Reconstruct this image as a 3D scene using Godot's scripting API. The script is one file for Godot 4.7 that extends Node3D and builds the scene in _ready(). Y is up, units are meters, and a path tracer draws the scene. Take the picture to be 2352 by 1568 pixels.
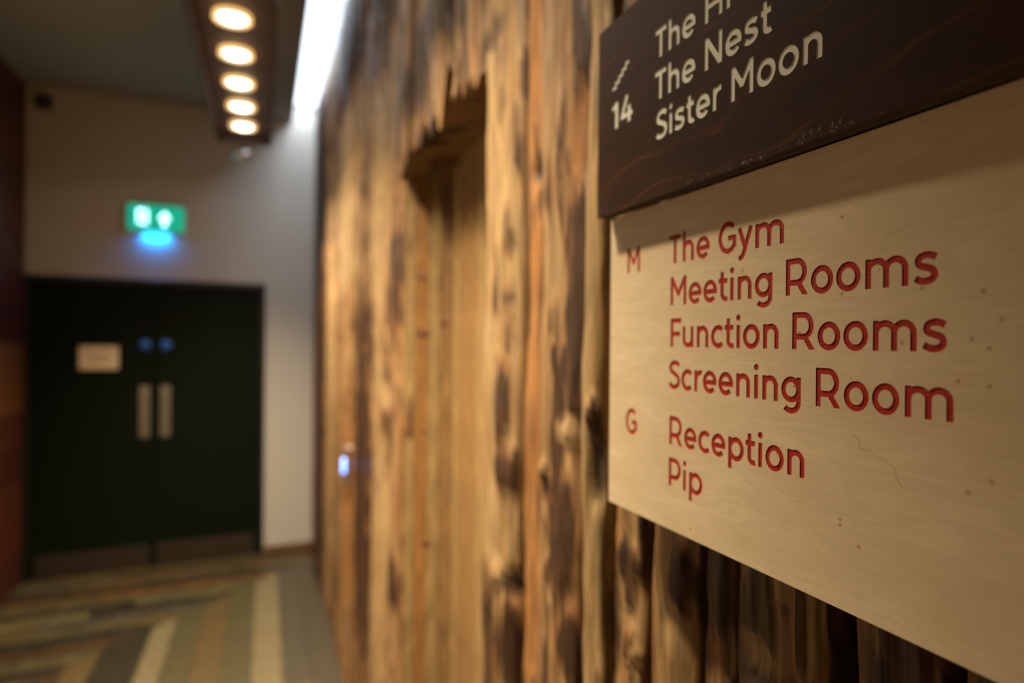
extends Node3D
# A hotel lift lobby: two engraved direction boards on a wall of raw timber slabs, a corridor running off to a dark green fire door.
# World axes: -z runs along the corridor, +x is the timber wall's side, y is up. "u" below is the distance along the wall (u = -z).

const CEIL := 3.41
const BOARD_X := 0.335        # face of the pale board
const DARK_X := 0.3194        # face of the dark board
const LEFT_X := -1.531        # left wall
const END_A := Vector3(-1.531, 0, -5.3608)   # foot of the end wall at its left corner
const END_DIR := Vector3(0.997339, 0, -0.072903)
const CAP := 0.0247           # height of a capital on the boards
const LAMP_X := -0.124
const LAMP_Y := 2.925

var mats := {}
var grain_tex: ImageTexture
var fine_tex: ImageTexture
var rng := RandomNumberGenerator.new()


func _ready() -> void:
	rng.seed = 4711
	# ---------------------------------------------------------------- camera, surroundings, exposure
	var cam := Camera3D.new()
	cam.name = "camera"
	cam.fov = rad_to_deg(2.0 * atan(784.0 / 1500.0))
	cam.near = 0.02
	cam.far = 60.0
	add_child(cam)
	var yaw := atan(570.0 / 1500.0)
	var fw := Vector3(sin(yaw), 0, -cos(yaw))
	var rt := Vector3(cos(yaw), 0, sin(yaw))
	var roll := 0.009
	var r2 := rt * cos(roll) + Vector3.UP * sin(roll)
	var u2 := Vector3.UP * cos(roll) - rt * sin(roll)
	cam.transform = Transform3D(Basis(r2, u2, -fw), Vector3(0, 1.68, 0))
	cam.current = true
	var we := WorldEnvironment.new()
	we.name = "surroundings"
	var env := Environment.new()
	env.background_mode = Environment.BG_COLOR
	env.background_color = Color.BLACK
	env.tonemap_mode = Environment.TONE_MAPPER_LINEAR
	env.tonemap_exposure = 1.0
	env.sdfgi_enabled = true
	env.ssao_enabled = true
	env.ssil_enabled = true
	we.environment = env
	var att := CameraAttributesPhysical.new()
	att.frustum_focal_length = 23.0
	att.frustum_focus_distance = 0.425
	att.exposure_aperture = 2.9
	we.camera_attributes = att
	add_child(we)
	# the cool strip in the ceiling slot above the timber wall
	make_textures()
	make_materials()
	ceiling_strip()
	# ---------------------------------------------------------------- the place
	shell()
	timber_wall()
	plank_floor()
	fire_door()
	# ---------------------------------------------------------------- the things
	pale_board()
	dark_board()
	spot_trough("spotlight_trough", [2.761, 3.106, 3.451, 3.796, 4.141], 2.47, 4.44, "brown ceiling trough with five round spotlights, in front of the exit sign", false)
	spot_trough("spotlight_trough", [1.05, 1.36, 1.67, 1.98, 2.29], 0.83, 2.45, "brown ceiling trough of spotlights out of view overhead, lighting the two engraved boards", true)  # out of view, placed to light the boards and near slabs
	unseen_wall_lamp()
	exit_sign()
	call_button()
	small_things()


# ==================================================================== helpers
func lin(r: float, g: float, b: float) -> Color:
	return Color(r, g, b).linear_to_srgb()


func smat(called: String, c: Color, rough := 0.6, metal := 0.0) -> StandardMaterial3D:
	var m := StandardMaterial3D.new()
	m.resource_name = called
	m.albedo_color = c.linear_to_srgb()
	m.roughness = rough
	m.metallic = metal
	mats[called] = m
	return m


func glow(called: String, c: Color, energy: float) -> StandardMaterial3D:
	var m := smat(called, Color(0.8, 0.8, 0.8), 0.4)
	m.emission_enabled = true
	m.emission = c.linear_to_srgb()
	m.emission_energy_multiplier = energy
	return m


func thing(called: String, label: String, category: String, at := Vector3.ZERO, turn := 0.0, kind := "", group := "") -> Node3D:
	var o := Node3D.new()
	o.name = called
	add_child(o, true)
	o.position = at
	o.rotation.y = turn
	tag(o, label, category, kind, group)
	return o


func tag(o: Node, label: String, category: String, kind := "", group := "") -> void:
	o.set_meta("label", label)
	if category != "":
		o.set_meta("category", category)
	if kind != "":
		o.set_meta("kind", kind)
	if group != "":
		o.set_meta("group", group)


func inst(called: String, mesh: Mesh, mat: Material, parent: Node, label := "") -> MeshInstance3D:
	var o := MeshInstance3D.new()
	o.name = called
	o.mesh = mesh
	o.material_override = mat
	o.cast_shadow = GeometryInstance3D.SHADOW_CASTING_SETTING_ON
	parent.add_child(o, true)
	if label != "":
		o.set_meta("label", label)
	return o


func tri(st: SurfaceTool, a: Vector3, b: Vector3, c: Vector3, out: Vector3) -> void:
	if (b - a).cross(c - a).dot(out) > 0.0:
		var t := b
		b = c
		c = t
	st.add_vertex(a)
	st.add_vertex(b)
	st.add_vertex(c)


func quad(st: SurfaceTool, a: Vector3, b: Vector3, c: Vector3, d: Vector3, out: Vector3) -> void:
	tri(st, a, b, c, out)
	tri(st, a, c, d, out)


func start() -> SurfaceTool:
	var st := SurfaceTool.new()
	st.begin(Mesh.PRIMITIVE_TRIANGLES)
	st.set_smooth_group(-1)
	return st


func done(st: SurfaceTool) -> ArrayMesh:
	st.generate_normals()
	return st.commit()


func add_box(st: SurfaceTool, lo: Vector3, hi: Vector3, bev := 0.0) -> void:
	var c := (lo + hi) * 0.5
	var h := (hi - lo) * 0.5
	bev = minf(bev, minf(h.x, minf(h.y, h.z)) * 0.45)
	for ax in 3:
		var b1 := (ax + 1) % 3
		var c1 := (ax + 2) % 3
		for s in [-1.0, 1.0]:
			var q: Array[Vector3] = []
			for k in [[-1, -1], [1, -1], [1, 1], [-1, 1]]:
				var v := Vector3.ZERO
				v[ax] = h[ax] * s
				v[b1] = (h[b1] - bev) * k[0]
				v[c1] = (h[c1] - bev) * k[1]
				q.append(c + v)
			var n := Vector3.ZERO
			n[ax] = s
			quad(st, q[0], q[1], q[2], q[3], n)
	if bev <= 0.0:
		return
	for ax in 3:
		var b1 := (ax + 1) % 3
		var c1 := (ax + 2) % 3
		for s in [-1.0, 1.0]:
			for t in [-1.0, 1.0]:
				var q: Array[Vector3] = []
				for k in [[0, -1], [0, 1], [1, 1], [1, -1]]:
					var v := Vector3.ZERO
					v[ax] = (h[ax] - bev) * k[1]
					v[b1] = (h[b1] - (0.0 if k[0] == 0 else bev)) * s
					v[c1] = (h[c1] - (bev if k[0] == 0 else 0.0)) * t
					q.append(c + v)
				var n := Vector3.ZERO
				n[b1] = s
				n[c1] = t
				quad(st, q[0], q[1], q[2], q[3], n)
	for sx in [-1.0, 1.0]:
		for sy in [-1.0, 1.0]:
			for sz in [-1.0, 1.0]:
				var sg := Vector3(sx, sy, sz)
				tri(st, c + sg * Vector3(h.x, h.y - bev, h.z - bev), c + sg * Vector3(h.x - bev, h.y, h.z - bev), c + sg * Vector3(h.x - bev, h.y - bev, h.z), sg)


func box(called: String, lo: Vector3, hi: Vector3, mat: Material, parent: Node, bev := 0.0, label := "") -> MeshInstance3D:
	var st := start()
	add_box(st, lo, hi, bev)
	return inst(called, done(st), mat, parent, label)


# outline in the xy plane, from z0 to z1
func add_prism(st: SurfaceTool, pts: PackedVector2Array, z0: float, z1: float) -> void:
	var idx := Geometry2D.triangulate_polygon(pts)
	for k in range(0, idx.size(), 3):
		var a := pts[idx[k]]
		var b := pts[idx[k + 1]]
		var c := pts[idx[k + 2]]
		tri(st, Vector3(a.x, a.y, z1), Vector3(b.x, b.y, z1), Vector3(c.x, c.y, z1), Vector3(0, 0, z1 - z0))
		tri(st, Vector3(a.x, a.y, z0), Vector3(b.x, b.y, z0), Vector3(c.x, c.y, z0), Vector3(0, 0, z0 - z1))
	var ccw := -1.0 if Geometry2D.is_polygon_clockwise(pts) else 1.0
	for k in pts.size():
		var a := pts[k]
		var b := pts[(k + 1) % pts.size()]
		var e := b - a
		quad(st, Vector3(a.x, a.y, z0), Vector3(b.x, b.y, z0), Vector3(b.x, b.y, z1), Vector3(a.x, a.y, z1), Vector3(e.y, -e.x, 0) * ccw)


func round_rect(x0: float, y0: float, x1: float, y1: float, r: float, n := 6) -> PackedVector2Array:
	var p := PackedVector2Array()
	for k in [[x1 - r, y0 + r, -90.0], [x1 - r, y1 - r, 0.0], [x0 + r, y1 - r, 90.0], [x0 + r, y0 + r, 180.0]]:
		for i in n + 1:
			var a := deg_to_rad(k[2] + 90.0 * i / n)
			p.append(Vector2(k[0] + r * cos(a), k[1] + r * sin(a)))
	return p


# profile of (radius, height) turned about y
func lathe(profile: Array, n := 28) -> ArrayMesh:
	var st := SurfaceTool.new()
	st.begin(Mesh.PRIMITIVE_TRIANGLES)
	st.set_smooth_group(0)
	for k in profile.size() - 1:
		var p: Vector2 = profile[k]
		var q: Vector2 = profile[k + 1]
		var e := q - p
		for i in n:
			var a0 := TAU * i / n
			var a1 := TAU * (i + 1) / n
			var d0 := Vector3(cos(a0), 0, sin(a0))
			var d1 := Vector3(cos(a1), 0, sin(a1))
			var nn := (d0 + d1).normalized() * e.y - Vector3.UP * e.x
			quad(st, d0 * p.x + Vector3.UP * p.y, d1 * p.x + Vector3.UP * p.y, d1 * q.x + Vector3.UP * q.y, d0 * q.x + Vector3.UP * q.y, nn)
	st.generate_normals()
	return st.commit()


func noise(sd: int, freq := 1.0, oct := 3) -> FastNoiseLite:
	var n := FastNoiseLite.new()
	n.seed = sd
	n.noise_type = FastNoiseLite.TYPE_SIMPLEX_SMOOTH
	n.frequency = freq
	n.fractal_octaves = oct
	if oct < 2:
		n.fractal_type = FastNoiseLite.FRACTAL_NONE
	return n


# ==================================================================== textures and materials
func ramp(im: Image, lo: float, hi: float) -> ImageTexture:
	im.convert(Image.FORMAT_L8)
	var d := im.get_data()
	for k in d.size():
		d[k] = int(lerpf(lo, hi, d[k] / 255.0) * 255.0)
	return ImageTexture.create_from_image(Image.create_from_data(im.get_width(), im.get_height(), false, Image.FORMAT_L8, d))


func make_textures() -> void:
	var a := noise(11, 0.018, 5)
	grain_tex = ramp(a.get_seamless_image(512, 512), 0.62, 1.0)
	var b := noise(12, 0.03, 4)
	fine_tex = ramp(b.get_seamless_image(512, 512), 0.0, 1.0)


func wood(called: String, c: Color, rough: float, sc: Vector3, bump := 0.06) -> StandardMaterial3D:
	var m := smat(called, c, rough)
	m.albedo_texture = grain_tex
	m.uv1_scale = sc
	m.uv1_triplanar = true
	m.heightmap_enabled = true
	m.heightmap_texture = grain_tex
	m.heightmap_scale = bump
	return m


func make_materials() -> void:
	var m := smat("timber", Color(1, 1, 1), 0.55)
	m.vertex_color_use_as_albedo = true
	m.albedo_texture = grain_tex
	m.uv1_scale = Vector3(9.0, 0.7, 1.0)
	m.heightmap_enabled = true
	m.heightmap_texture = grain_tex
	m.heightmap_scale = 0.12
	smat("backing", Color(0.10, 0.05, 0.02), 0.8)
	var pl := smat("plaster", Color(0.52, 0.48, 0.43), 0.85)
	pl.uv1_triplanar = true
	pl.uv1_scale = Vector3(2.5, 2.5, 2.5)
	pl.heightmap_enabled = true
	pl.heightmap_texture = fine_tex
	pl.heightmap_scale = 0.05
	smat("ceiling_paint", Color(0.26, 0.26, 0.255), 0.9)
	smat("dark_green", Color(0.004, 0.0075, 0.0026), 0.55).metallic_specular = 0.25
	smat("frame_green", Color(0.004, 0.006, 0.003), 0.45)
	smat("steel", Color(0.55, 0.52, 0.47), 0.38, 1.0)
	smat("kick_steel", Color(0.075, 0.056, 0.04), 0.45, 0.7)
	smat("plaque_cream", Color(0.88, 0.70, 0.46), 0.6)
	smat("plaque_grey", Color(0.42, 0.34, 0.22), 0.6)
	smat("disc_blue", Color(0.02, 0.16, 0.60), 0.5)
	wood("skirting", Color(0.22, 0.09, 0.03), 0.5, Vector3(1.0, 14.0, 14.0))
	smat("trough", Color(0.06, 0.026, 0.015), 0.5)
	smat("trough_rim", Color(0.05, 0.024, 0.014), 0.5)
	smat("gold", Color(0.85, 0.55, 0.20), 0.3, 1.0)
	glow("lamp_face", Color(1.0, 0.86, 0.62), 14.0)
	glow("ring_lit_glow", Color(1.0, 0.52, 0.14), 1.3)  # emission paints the lamplight caught by the reflector ring
	glow("strip", Color(0.80, 0.90, 1.0), 2.2)
	glow("exit_green", Color(0.0, 0.45, 0.27), 0.9).albedo_color = Color(0.02, 0.25, 0.16)
	glow("exit_white", Color(0.42, 0.95, 1.0), 4.0)
	glow("exit_blue", Color(0.0, 0.42, 1.0), 2.5)
	glow("button_blue", Color(0.06, 0.28, 1.0), 5.0)
	smat("black_plastic", Color(0.02, 0.02, 0.02), 0.4)
	smat("grey_plastic", Color(0.45, 0.45, 0.44), 0.5)
	smat("chrome", Color(0.8, 0.8, 0.8), 0.18, 1.0)
	var red := smat("red_paint", Color(0.46, 0.017, 0.006), 0.6)
	red.metallic_specular = 0.3
	red.uv1_triplanar = true
	red.uv1_scale = Vector3(9.0, 90.0, 9.0)
	red.heightmap_enabled = true
	red.heightmap_texture = fine_tex
	red.heightmap_scale = 0.03
	smat("cream_paint", Color(0.88, 0.90, 0.84), 0.5)


# ==================================================================== the shell of the place
func ceiling_strip() -> void:
	var t := thing("ceiling_light_strip", "long cool white light strip in the ceiling slot above the timber wall", "light", Vector3(0, 3.40, 0))
	box("diffuser", Vector3(0.203, 0.145, -5.48), Vector3(0.377, 0.153, -2.62), mats["strip"], t, 0.001)
	box("tray", Vector3(0.203, 0.153, -5.48), Vector3(0.377, 0.165, -2.61), mats["grey_plastic"], t, 0.001)
	var l := AreaLight3D.new()
	l.name = "strip_light"
	l.area_size = Vector2(0.14, 2.8)
	l.light_color = Color(0.88, 0.94, 1.0)
	l.light_energy = 1.7
	l.shadow_enabled = true
	t.add_child(l, true)
	l.position = Vector3(0.288, 0.141, -4.05)
	l.rotation.x = -PI / 2


func wall_point(s: float, y: float, out := 0.0) -> Vector3:
	return END_A + END_DIR * s + Vector3.UP * y + Vector3(0.072903, 0, 0.997339) * out


func shell() -> void:
	# end wall, its own axes: x along the wall, z out into the corridor
	var turn := atan2(0.072903, 0.997339)
	var w := thing("wall_end", "pale plastered end wall around the dark green double door", "wall", END_A, turn, "structure")
	box("plaster", Vector3(-0.3, 0, -0.16), Vector3(0.0, CEIL + 0.2, 0), mats["plaster"], w)
	box("plaster", Vector3(1.545, 0, -0.16), Vector3(2.6, CEIL + 0.2, 0), mats["plaster"], w)
	box("plaster", Vector3(0.0, 2.11, -0.16), Vector3(1.545, CEIL + 0.2, 0), mats["plaster"], w)
	box("plaster", Vector3(-0.3, 0, -0.30), Vector3(2.6, CEIL + 0.2, -0.17), mats["plaster"], w)
	var bb := thing("baseboard_end", "low brown wooden skirting right of the green door", "baseboard", END_A, turn, "structure")
	box("board", Vector3(1.55, 0, 0.0), Vector3(2.1, 0.058, 0.014), mats["skirting"], bb, 0.003)
	# ceiling with the slot for the strip
	var c := thing("ceiling", "plain grey-white ceiling with a lit slot along the timber wall", "ceiling", Vector3.ZERO, 0.0, "structure")
	box("plasterboard", Vector3(LEFT_X - 0.2, CEIL, -5.75), Vector3(0.2, CEIL + 0.16, 2.4), mats["ceiling_paint"], c)
	box("plasterboard", Vector3(0.2, CEIL, -2.6), Vector3(0.8, CEIL + 0.16, 2.4), mats["ceiling_paint"], c)
	box("plasterboard", Vector3(LEFT_X - 0.2, CEIL + 0.165, -5.75), Vector3(0.8, CEIL + 0.25, 2.4), mats["ceiling_paint"], c)
	box("plasterboard", Vector3(0.38, CEIL, -5.75), Vector3(0.8, CEIL + 0.165, -2.6), mats["ceiling_paint"], c)
	# left wall of dark red-brown boards
	var l := thing("wall_left", "dark red-brown timber boarded wall left of the green door", "wall", Vector3.ZERO, 0.0, "structure")
	box("backing", Vector3(LEFT_X - 0.15, 0, -5.7), Vector3(LEFT_X - 0.022, CEIL, 2.2), mats["backing"], l)
	var tones := [Color(0.14, 0.026, 0.010), Color(0.10, 0.022, 0.010), Color(0.24, 0.085, 0.02), Color(0.13, 0.034, 0.012)]
	for k in tones.size():
		wood("red_board_%d" % k, tones[k], 0.5, Vector3(1.0, 8.0, 0.7))
	var y := 0.0
	var n := 0
	var order := [1, 0, 3, 1, 3, 2, 2, 1, 0, 3, 0, 1, 0, 1, 0, 1, 0, 1]
	wood("oak", Color(0.58, 0.42, 0.24), 0.5, Vector3(8.0, 0.7, 8.0))  # pale, for the unseen stretch of wall that bounces light
	while y < CEIL - 0.01:
		var hgt := minf(0.235, CEIL - y)
		box("board", Vector3(LEFT_X - 0.022, y + 0.002, -5.36), Vector3(LEFT_X, y + hgt - 0.002, -4.2), mats["red_board_%d" % order[n]], l, 0.003)
		y += hgt
		n += 1
	for k in 12:   # out of view: pale upright boards placed to bounce soft light across
		box("unseen_oak_board", Vector3(LEFT_X - 0.022, 0, -4.197 + 0.3 * k), Vector3(LEFT_X, CEIL, -4.2 + 0.3 * (k + 1)), mats["oak"], l, 0.003)
	# unseen wall behind the camera, kept dark so it bounces little light
	var b := thing("wall_back", "unseen dark wall closing the corridor behind", "wall", Vector3.ZERO, 0.0, "structure")
	box("boarding", Vector3(LEFT_X - 0.1, 0, 2.05), Vector3(0.8, CEIL, 2.2), mats["backing"], b)


# ==================================================================== the timber wall
var n_big: FastNoiseLite
var n_mid: FastNoiseLite
var n_fine: FastNoiseLite
var n_edge: FastNoiseLite
# knots, holes and lumps: u, y, half width, half height, kind (k dark knot, h hole, l pale lump, b bark lump, c clean pale wood and painted lamplight, o orange wood, d bark patch and painted shade)
var marks := [
	[1.074, 2.209, 0.070, 0.027, "k"], [0.994, 1.838, 0.020, 0.021, "k"], [0.997, 1.747, 0.024, 0.016, "k"], [1.003, 1.583, 0.033, 0.071, "d"],
	[0.990, 1.471, 0.044, 0.035, "d"], [1.017, 1.293, 0.055, 0.024, "l"], [0.972, 1.291, 0.027, 0.021, "h"], [1.059, 1.238, 0.036, 0.010, "l"],
	[0.969, 1.185, 0.039, 0.089, "d"], [1.069, 1.170, 0.051, 0.119, "d"], [0.909, 1.941, 0.016, 0.020, "h"], [0.895, 1.883, 0.014, 0.019, "k"],
	[0.880, 1.734, 0.011, 0.121, "k"], [0.915, 1.485, 0.025, 0.033, "o"], [0.918, 1.260, 0.032, 0.078, "o"], [0.910, 1.801, 0.031, 0.079, "o"],
	[0.925, 2.101, 0.029, 0.094, "o"], [0.738, 1.727, 0.027, 0.164, "d"], [0.736, 1.945, 0.017, 0.077, "o"], [0.830, 1.501, 0.018, 0.016, "l"],
	[0.823, 1.479, 0.012, 0.020, "k"], [0.769, 1.416, 0.037, 0.090, "d"], [0.759, 1.565, 0.051, 0.016, "l"], [0.816, 1.336, 0.013, 0.007, "l"],
	[0.797, 1.788, 0.039, 0.070, "c"], [0.816, 1.999, 0.032, 0.108, "c"], [0.741, 1.298, 0.034, 0.054, "d"], [0.673, 1.541, 0.009, 0.048, "h"],
	[0.686, 1.724, 0.015, 0.134, "c"], [0.684, 1.416, 0.015, 0.102, "c"], [0.673, 1.592, 0.013, 0.020, "d"], [1.057, 1.966, 0.068, 0.113, "c"],
	[1.098, 1.783, 0.034, 0.124, "c"], [1.061, 1.698, 0.050, 0.045, "c"], [1.064, 1.405, 0.041, 0.045, "c"], [0.617, 1.442, 0.024, 0.019, "d"],
	[0.620, 1.380, 0.020, 0.019, "c"], [0.591, 1.469, 0.010, 0.036, "d"], [0.602, 1.348, 0.007, 0.004, "l"], [0.522, 1.456, 0.018, 0.033, "d"],
	[0.535, 1.405, 0.016, 0.025, "c"], [0.388, 1.479, 0.006, 0.005, "k"], [0.421, 1.431, 0.025, 0.017, "c"], [0.319, 1.471, 0.007, 0.017, "k"],
	[0.471, 1.474, 0.018, 0.046, "d"], [3.325, 2.329, 0.422, 0.438, "c"], [3.078, 0.939, 0.164, 0.592, "o"], [3.893, 2.103, 0.231, 0.071, "h"],  # the wide far pale marks paint a pool of lamplight
	[2.654, 1.037, 0.210, 0.721, "d"], [4.698, 1.921, 0.333, 2.127, "d"], [2.086, 1.488, 0.094, 0.033, "l"], [2.097, 1.396, 0.142, 0.055, "d"],  # the tall far dark mark paints a slab standing in shade
	[1.944, 1.864, 0.096, 0.157, "d"], [3.158, 2.010, 0.382, 0.083, "c"], [4.067, 1.104, 0.224, 1.295, "c"], [2.383, 2.091, 0.141, 0.318, "c"],
	[2.146, 1.083, 0.116, 0.281, "c"], [1.949, 0.966, 0.083, 0.077, "d"], [2.234, 2.747, 0.363, 0.182, "d"], [3.244, 3.158, 0.555, 0.349, "d"],
	[1.499, 2.418, 0.260, 0.062, "d"], [1.681, 2.341, 0.158, 0.069, "d"], [1.343, 2.293, 0.105, 0.028, "c"], [1.676, 2.237, 0.104, 0.034, "c"],
	[1.884, 2.414, 0.065, 0.205, "d"],
]
var near_marks := []


func sst(a: float, b: float, x: float) -> float:
	var t := clampf((x - a) / (b - a), 0.0, 1.0)
	return t * t * (3.0 - 2.0 * t)


# one slab of the wall: u1 (far edge) to u0 (near edge), floor to ceiling, or from a ragged lower end
func slab(u0: float, u1: float, st: Dictionary, parent: Node, bottom := 0.0) -> void:
	var um := (u0 + u1) * 0.5
	var near := maxf(um, 0.35)
	var step := clampf(0.0042 * near / 0.5, 0.0034, 0.02)
	var cols := clampi(int((u1 - u0) / step), 8, 70)
	var ys := PackedFloat32Array()
	var y := bottom
	var lo := 1.68 - (0.62 * maxf(u1, 0.0) + 0.22)
	var hi := 1.68 + (0.62 * maxf(u1, 0.0) + 0.22)
	while y < CEIL - 0.001:
		ys.append(y)
		var dy := clampf(0.008 * near / 0.5, 0.006, 0.03) if y > lo - 0.05 and y < hi and u1 > 0.1 else 0.06
		y += dy
	ys.append(CEIL)
	near_marks = []
	for k in marks:
		if k[0] + k[2] * 2.2 > u0 and k[0] - k[2] * 2.2 < u1:
			near_marks.append(k)
	var rows := ys.size()
	var w := cols + 1
	var pos := PackedVector3Array()
	var col := PackedColorArray()
	var uvs := PackedVector2Array()
	pos.resize(rows * w)
	col.resize(rows * w)
	uvs.resize(rows * w)
	var sd: float = st.seed
	var crest: float = st.crest
	var bulge: float = st.bulge
	var pw: float = st.get("round", 3.2)
	var th: float = st.bark
	var sap: Color = st.sap
	var warm: Color = st.warm
	var bark: Color = st.get("bark_color", Color(0.080, 0.032, 0.013))
	var wig: float = st.get("wiggle", 0.010)
	for j in rows:
		var yy := ys[j]
		var el := wig * n_edge.get_noise_2d(sd * 3.1, yy * 3.0)
		var er := wig * n_edge.get_noise_2d(sd * 3.1 + 50.0, yy * 3.0)
		for i in w:
			var a := float(i) / cols
			var u := lerpf(u0 - 0.004 + er, u1 + 0.004 + el, a)
			var q := absf(2.0 * a - 1.0)
			var prof := 1.0 - pow(maxf(0.0, 1.0 - pow(q, pw) * 0.985), 1.0 / pw)
			var yb := yy
			if bottom > 0.0:
				var fade := sst(0.5, 0.0, yy - bottom)
				yb = yy + fade * (0.11 * (absf(n_mid.get_noise_2d(u * 11.0, sd)) * 2.0 - 0.6) + 0.02 * n_fine.get_noise_2d(u * 60.0, sd * 2.0))
			var big := n_big.get_noise_2d(u * 9.0 + sd * 17.0, yb * 1.5)
			var mid := n_mid.get_noise_2d(u * 26.0 + sd * 7.0, yb * 3.4)
			var fine := n_fine.get_noise_2d(u * 190.0, yb * 9.0 + sd)
			var streak := n_fine.get_noise_2d(u * 120.0 + 90.0, yb * 2.2 + sd)
			var bm := mid * 0.62 + big * 0.5 + fine * 0.12 + streak * 0.24
			var fm := sst(th, th + 0.13, bm)
			var d := crest + bulge * prof + 0.007 * big * (1.0 - prof) + 0.004 * mid - 0.0012 * fine
			var c := sap.lerp(warm, sst(-0.25, 0.45, n_big.get_noise_2d(u * 22.0 + sd * 5.0 + 40.0, yb * 2.0) + 0.25 * streak))
			c = c * (1.0 + 0.30 * streak + 0.12 * fine)
			var pinkish := sst(0.05, 0.3, n_mid.get_noise_2d(u * 20.0 + sd * 3.0 + 300.0, yb * 5.0)) * 0.6 * float(st.get("pink", 0.4))
			c = c.lerp(Color(0.42, 0.235, 0.12) * (1.0 + 0.15 * fine), pinkish)
			var edge_bark := sst(0.72, 1.0, q + 0.25 * mid) * float(st.get("edge", 0.75))
			fm = maxf(fm * 0.9, edge_bark)
			var extra := 0.0
			for k in near_marks:
				var du: float = (u - k[0]) / k[2]
				var dv: float = (yb - k[1]) / k[3]
				if absf(du) > 2.0 or absf(dv) > 2.0:
					continue
				var rr := sqrt(du * du + dv * dv)
				var soft := sst(1.25, 0.7, rr + 0.35 * mid + 0.22 * fine + 0.45 * streak)
				if soft <= 0.0:
					continue
				match k[4]:
					"k":
						c = c.lerp(Color(0.10, 0.045, 0.02), soft * 0.85)
						extra += 0.002 * soft
					"h":
						c = c.lerp(Color(0.03, 0.014, 0.008), soft * 0.95)
						extra += 0.008 * soft
						fm *= 1.0 - soft
					"l":
						c = c.lerp(Color(0.55, 0.36, 0.18), soft * 0.8)
						extra -= 0.008 * sst(1.2, 0.1, rr)
						fm *= 1.0 - soft
					"c":
						c = c.lerp(Color(0.56, 0.38, 0.18), soft * (0.8 if k[0] > 2.0 else 0.5))  # stronger at the far end, where it paints lamplight
						fm *= 1.0 - soft
					"o":
						c = c.lerp(Color(0.48, 0.21, 0.06), soft * 0.8)
						fm *= 1.0 - soft
					"d":
						fm = maxf(fm, soft * 0.95)
			c = c.lerp(Color(0.33, 0.14, 0.042) * (1.0 + 0.3 * streak), sst(0.05, 0.45, fm) * 0.7)
			c = c.lerp(bark * (1.0 + 0.55 * fine + 0.3 * streak), sst(0.25, 0.9, fm))
			d += extra - 0.005 * fm * (1.0 - prof)
			var at := j * w + i
			pos[at] = Vector3(minf(d, 0.43), yb, -u)
			col[at] = Color(maxf(c.r, 0.004), maxf(c.g, 0.003), maxf(c.b, 0.002))
			uvs[at] = Vector2(u + sd * 0.37, yb + sd * 0.21)
	var nor := PackedVector3Array()
	nor.resize(rows * w)
	var idx := PackedInt32Array()
	for j in rows:
		for i in w:
			var dx := pos[j * w + mini(i + 1, cols)] - pos[j * w + maxi(i - 1, 0)]
			var dy2 := pos[mini(j + 1, rows - 1) * w + i] - pos[maxi(j - 1, 0) * w + i]
			var nn := dx.cross(dy2).normalized()
			nor[j * w + i] = nn if nn.x < 0.0 else -nn
			if i < cols and j < rows - 1:
				var p := j * w + i
				idx.append_array([p, p + 1, p + w + 1, p, p + w + 1, p + w])
	if bottom > 0.0:   # close the torn lower end towards the wall
		var base := pos.size()
		for i in w:
			pos.append(Vector3(0.43, pos[i].y + 0.02, pos[i].z))
			nor.append(Vector3(0, -1, 0))
			col.append(col[i])
			uvs.append(uvs[i])
			pos.append(pos[i])
			nor.append(Vector3(0, -1, 0))
			col.append(col[i])
			uvs.append(uvs[i])
		for i in cols:
			var p := base + i * 2
			idx.append_array([p, p + 2, p + 3, p, p + 3, p + 1])
	var arr := []
	arr.resize(Mesh.ARRAY_MAX)
	arr[Mesh.ARRAY_VERTEX] = pos
	arr[Mesh.ARRAY_NORMAL] = nor
	arr[Mesh.ARRAY_COLOR] = col
	arr[Mesh.ARRAY_TEX_UV] = uvs
	arr[Mesh.ARRAY_INDEX] = idx
	var am := ArrayMesh.new()
	am.add_surface_from_arrays(Mesh.PRIMITIVE_TRIANGLES, arr)
	inst("timber_slab", am, mats["timber"], parent)


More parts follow.
